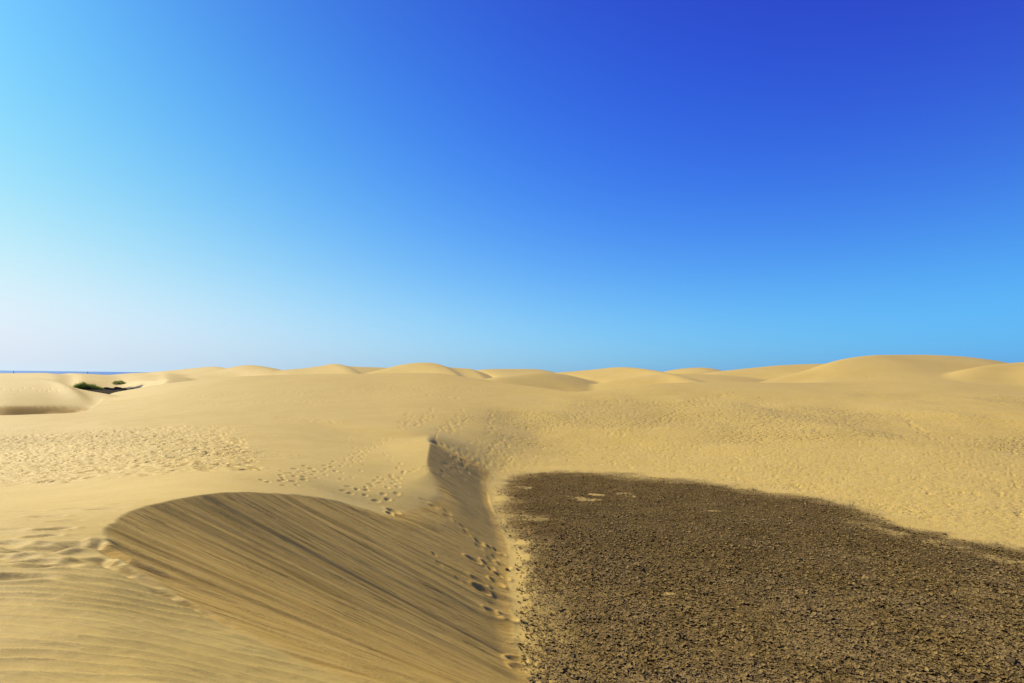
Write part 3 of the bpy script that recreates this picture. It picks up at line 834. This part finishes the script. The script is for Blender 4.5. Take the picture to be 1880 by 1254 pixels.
def rock(name, x, y, r, mat, seed, flat=.6):
    rs = random.Random(seed); V, Fc = [], []
    import bmesh
    bm = bmesh.new(); bmesh.ops.create_icosphere(bm, subdivisions=2, radius=1)
    for v in bm.verts:
        k = 1 + .28 * math.sin(3.1 * v.co.x + seed) * math.cos(2.7 * v.co.y - seed) + rs.uniform(-.09, .09)
        v.co = Vector((v.co.x * r * k, v.co.y * r * k * .8, v.co.z * r * k * flat))
    me = bpy.data.meshes.new(name); bm.to_mesh(me); bm.free(); me.materials.append(mat)
    o = bpy.data.objects.new(name, me); C.objects.link(o); o.location = (x, y, ground(x, y) + r * flat * .35); o.rotation_euler.z = rs.uniform(0, 6)
    return o
for i, (px_, D_, r_, lab) in enumerate([
        (183, 179, 1.0, 'low dark rock at the right end of the broad bush'), (196, 181, 1.2, 'dark boulder between the broad bush and the small bush'),
        (207, 178, 1.0, 'flat dark rock just right of the tallest boulder in the hollow'), (216, 182, 1.4, 'largest dark boulder in the stony hollow under the small bush'),
        (228, 180, 1.0, 'rounded dark rock right below the small bush'), (243, 183, .9, 'rightmost dark rock in the stony hollow')]):
    u, s = pix(px_, 705); o = rock('rock', float(u) * D_, D_, r_, m_rock, i + 3, .5); o['label'] = lab; o['category'] = 'rock'; o['group'] = 'rocks in the stony hollow'

m_clod = plain('mud_clod', (.085, .060, .028), .95, .5, 12, .03)
for i, (px_, py_, r_, lab, cat) in enumerate([
        (1579, 1014, .075, 'small grey stone at the foot of the dry plant on the mud', 'stone'), (1734, 982, .07, 'lone dark stone on the sand tongue at the upper edge of the mud', 'stone'),
        (1858, 1221, .10, 'dark mud clod in the lower right corner, the biggest of its cluster', 'clod'), (1872, 1227, .07, 'smaller mud clod touching the big clod in the lower right corner', 'clod'),
        (1180, 1048, .07, 'dark clod alone in the middle of the mudflat', 'clod'), (931, 1048, .06, 'dark clod at the foot of the slip face where the mud begins', 'clod')]):
    x, y, _ = cast(px_, py_); o = rock('stone' if cat == 'stone' else 'mud_clod', x, y, r_, m_rock if cat == 'stone' else m_clod, i + 20, .7); o['label'] = lab; o['category'] = cat

def dry_plant(px_, py_, h, n_, label, seed):
    rs = random.Random(seed); x, y, _ = cast(px_, py_)
    root = empty('dry_plant', (x, y, ground(x, y) - .01), label, 'dry plant', 'dry plants along the mud edge')
    for i in range(n_):
        V, Fc = [], []
        a = Vector((rs.uniform(-.04, .04), rs.uniform(-.04, .04), 0)); d = Vector((rs.uniform(-.45, .45), rs.uniform(-.3, .3), 1)).normalized()
        b = a + d * h * rs.uniform(.5, 1); c = b + (d + Vector((rs.uniform(-.5, .5), 0, -.1))).normalized() * h * .35
        tube(V, Fc, a, b, .007, .005, 4); tube(V, Fc, b, c, .005, .003, 4)
        tube(V, Fc, a.lerp(b, .6), a.lerp(b, .6) + Vector((rs.uniform(-1, 1), rs.uniform(-1, 1), .6)) * h * .25, .004, .002, 4)
        mesh_obj('stem', V, Fc, m_dry, root)
for a in [(1560, 985, .30, 7, 'dry brown plant standing on the mud above the small grey stone', 1), (1572, 1003, .18, 6, 'short dry sprig right beside the small grey stone', 2),
          (1562, 935, .38, 4, 'thin dry stalks on the sand edge, the rightmost tuft of the edge', 3), (1507, 920, .30, 3, 'thin dry stalks on the sand edge left of the tallest tuft', 4), (1385, 902, .28, 4, 'faint dry tuft at the upper mud edge, furthest left', 5)]:
    dry_plant(*a)

def person(px_, D_, mats, label, seed, pose=0):
    u, s = pix(px_, 685); x, y = float(u) * D_, D_
    root = empty('person', (x, y, ground(x, y)), label, 'person', None, .6 * seed)
    vs = [((0, 0, .93), .16), ((0, 0, 1.15), .15), ((0, 0, 1.38), .17), ((0, 0, 1.5), .07), ((0, 0, 1.66), .10), ((0, .0, 1.74), .08),
          ((.2, 0, 1.40), .06), ((.27, .02, 1.12), .045), ((.28, .1, .88), .035), ((-.2, 0, 1.40), .06), ((-.27, .02, 1.12), .045), ((-.28, .1, .88), .035),
          ((.1, 0, .88), .10), ((.12, .10, .48), .075), ((.12, .12, .06), .05), ((.12, .26, .03), .04), ((-.1, 0, .88), .10), ((-.12, -.05, .48), .075), ((-.12, -.18, .06), .05), ((-.12, -.04, .03), .04)]
    es = [(0, 1), (1, 2), (2, 3), (3, 4), (4, 5), (2, 6), (6, 7), (7, 8), (2, 9), (9, 10), (10, 11), (0, 12), (12, 13), (13, 14), (14, 15), (0, 16), (16, 17), (17, 18), (18, 19)]
    me = bpy.data.meshes.new('body'); me.from_pydata([v for v, _ in vs], es, []); o = bpy.data.objects.new('body', me); C.objects.link(o)
    md = o.modifiers.new('skin', 'SKIN'); sv = me.skin_vertices[0].data
    for i, (_, r) in enumerate(vs): sv[i].radius = (r, r)
    sv[0].use_root = True
    o.modifiers.new('sub', 'SUBSURF').levels = 1
    me.materials.append(mats); o.parent = root
m_cl = plain('dark_clothing', (.035, .03, .04), .9); m_cl2 = plain('grey_clothing', (.09, .06, .07), .9)
person(161, 395, m_cl, 'person in dark clothing standing on the far dune line against the sea', 1)
person(25, 400, m_cl2, 'tiny walking person in grey on the far dune line near the left edge', 2)
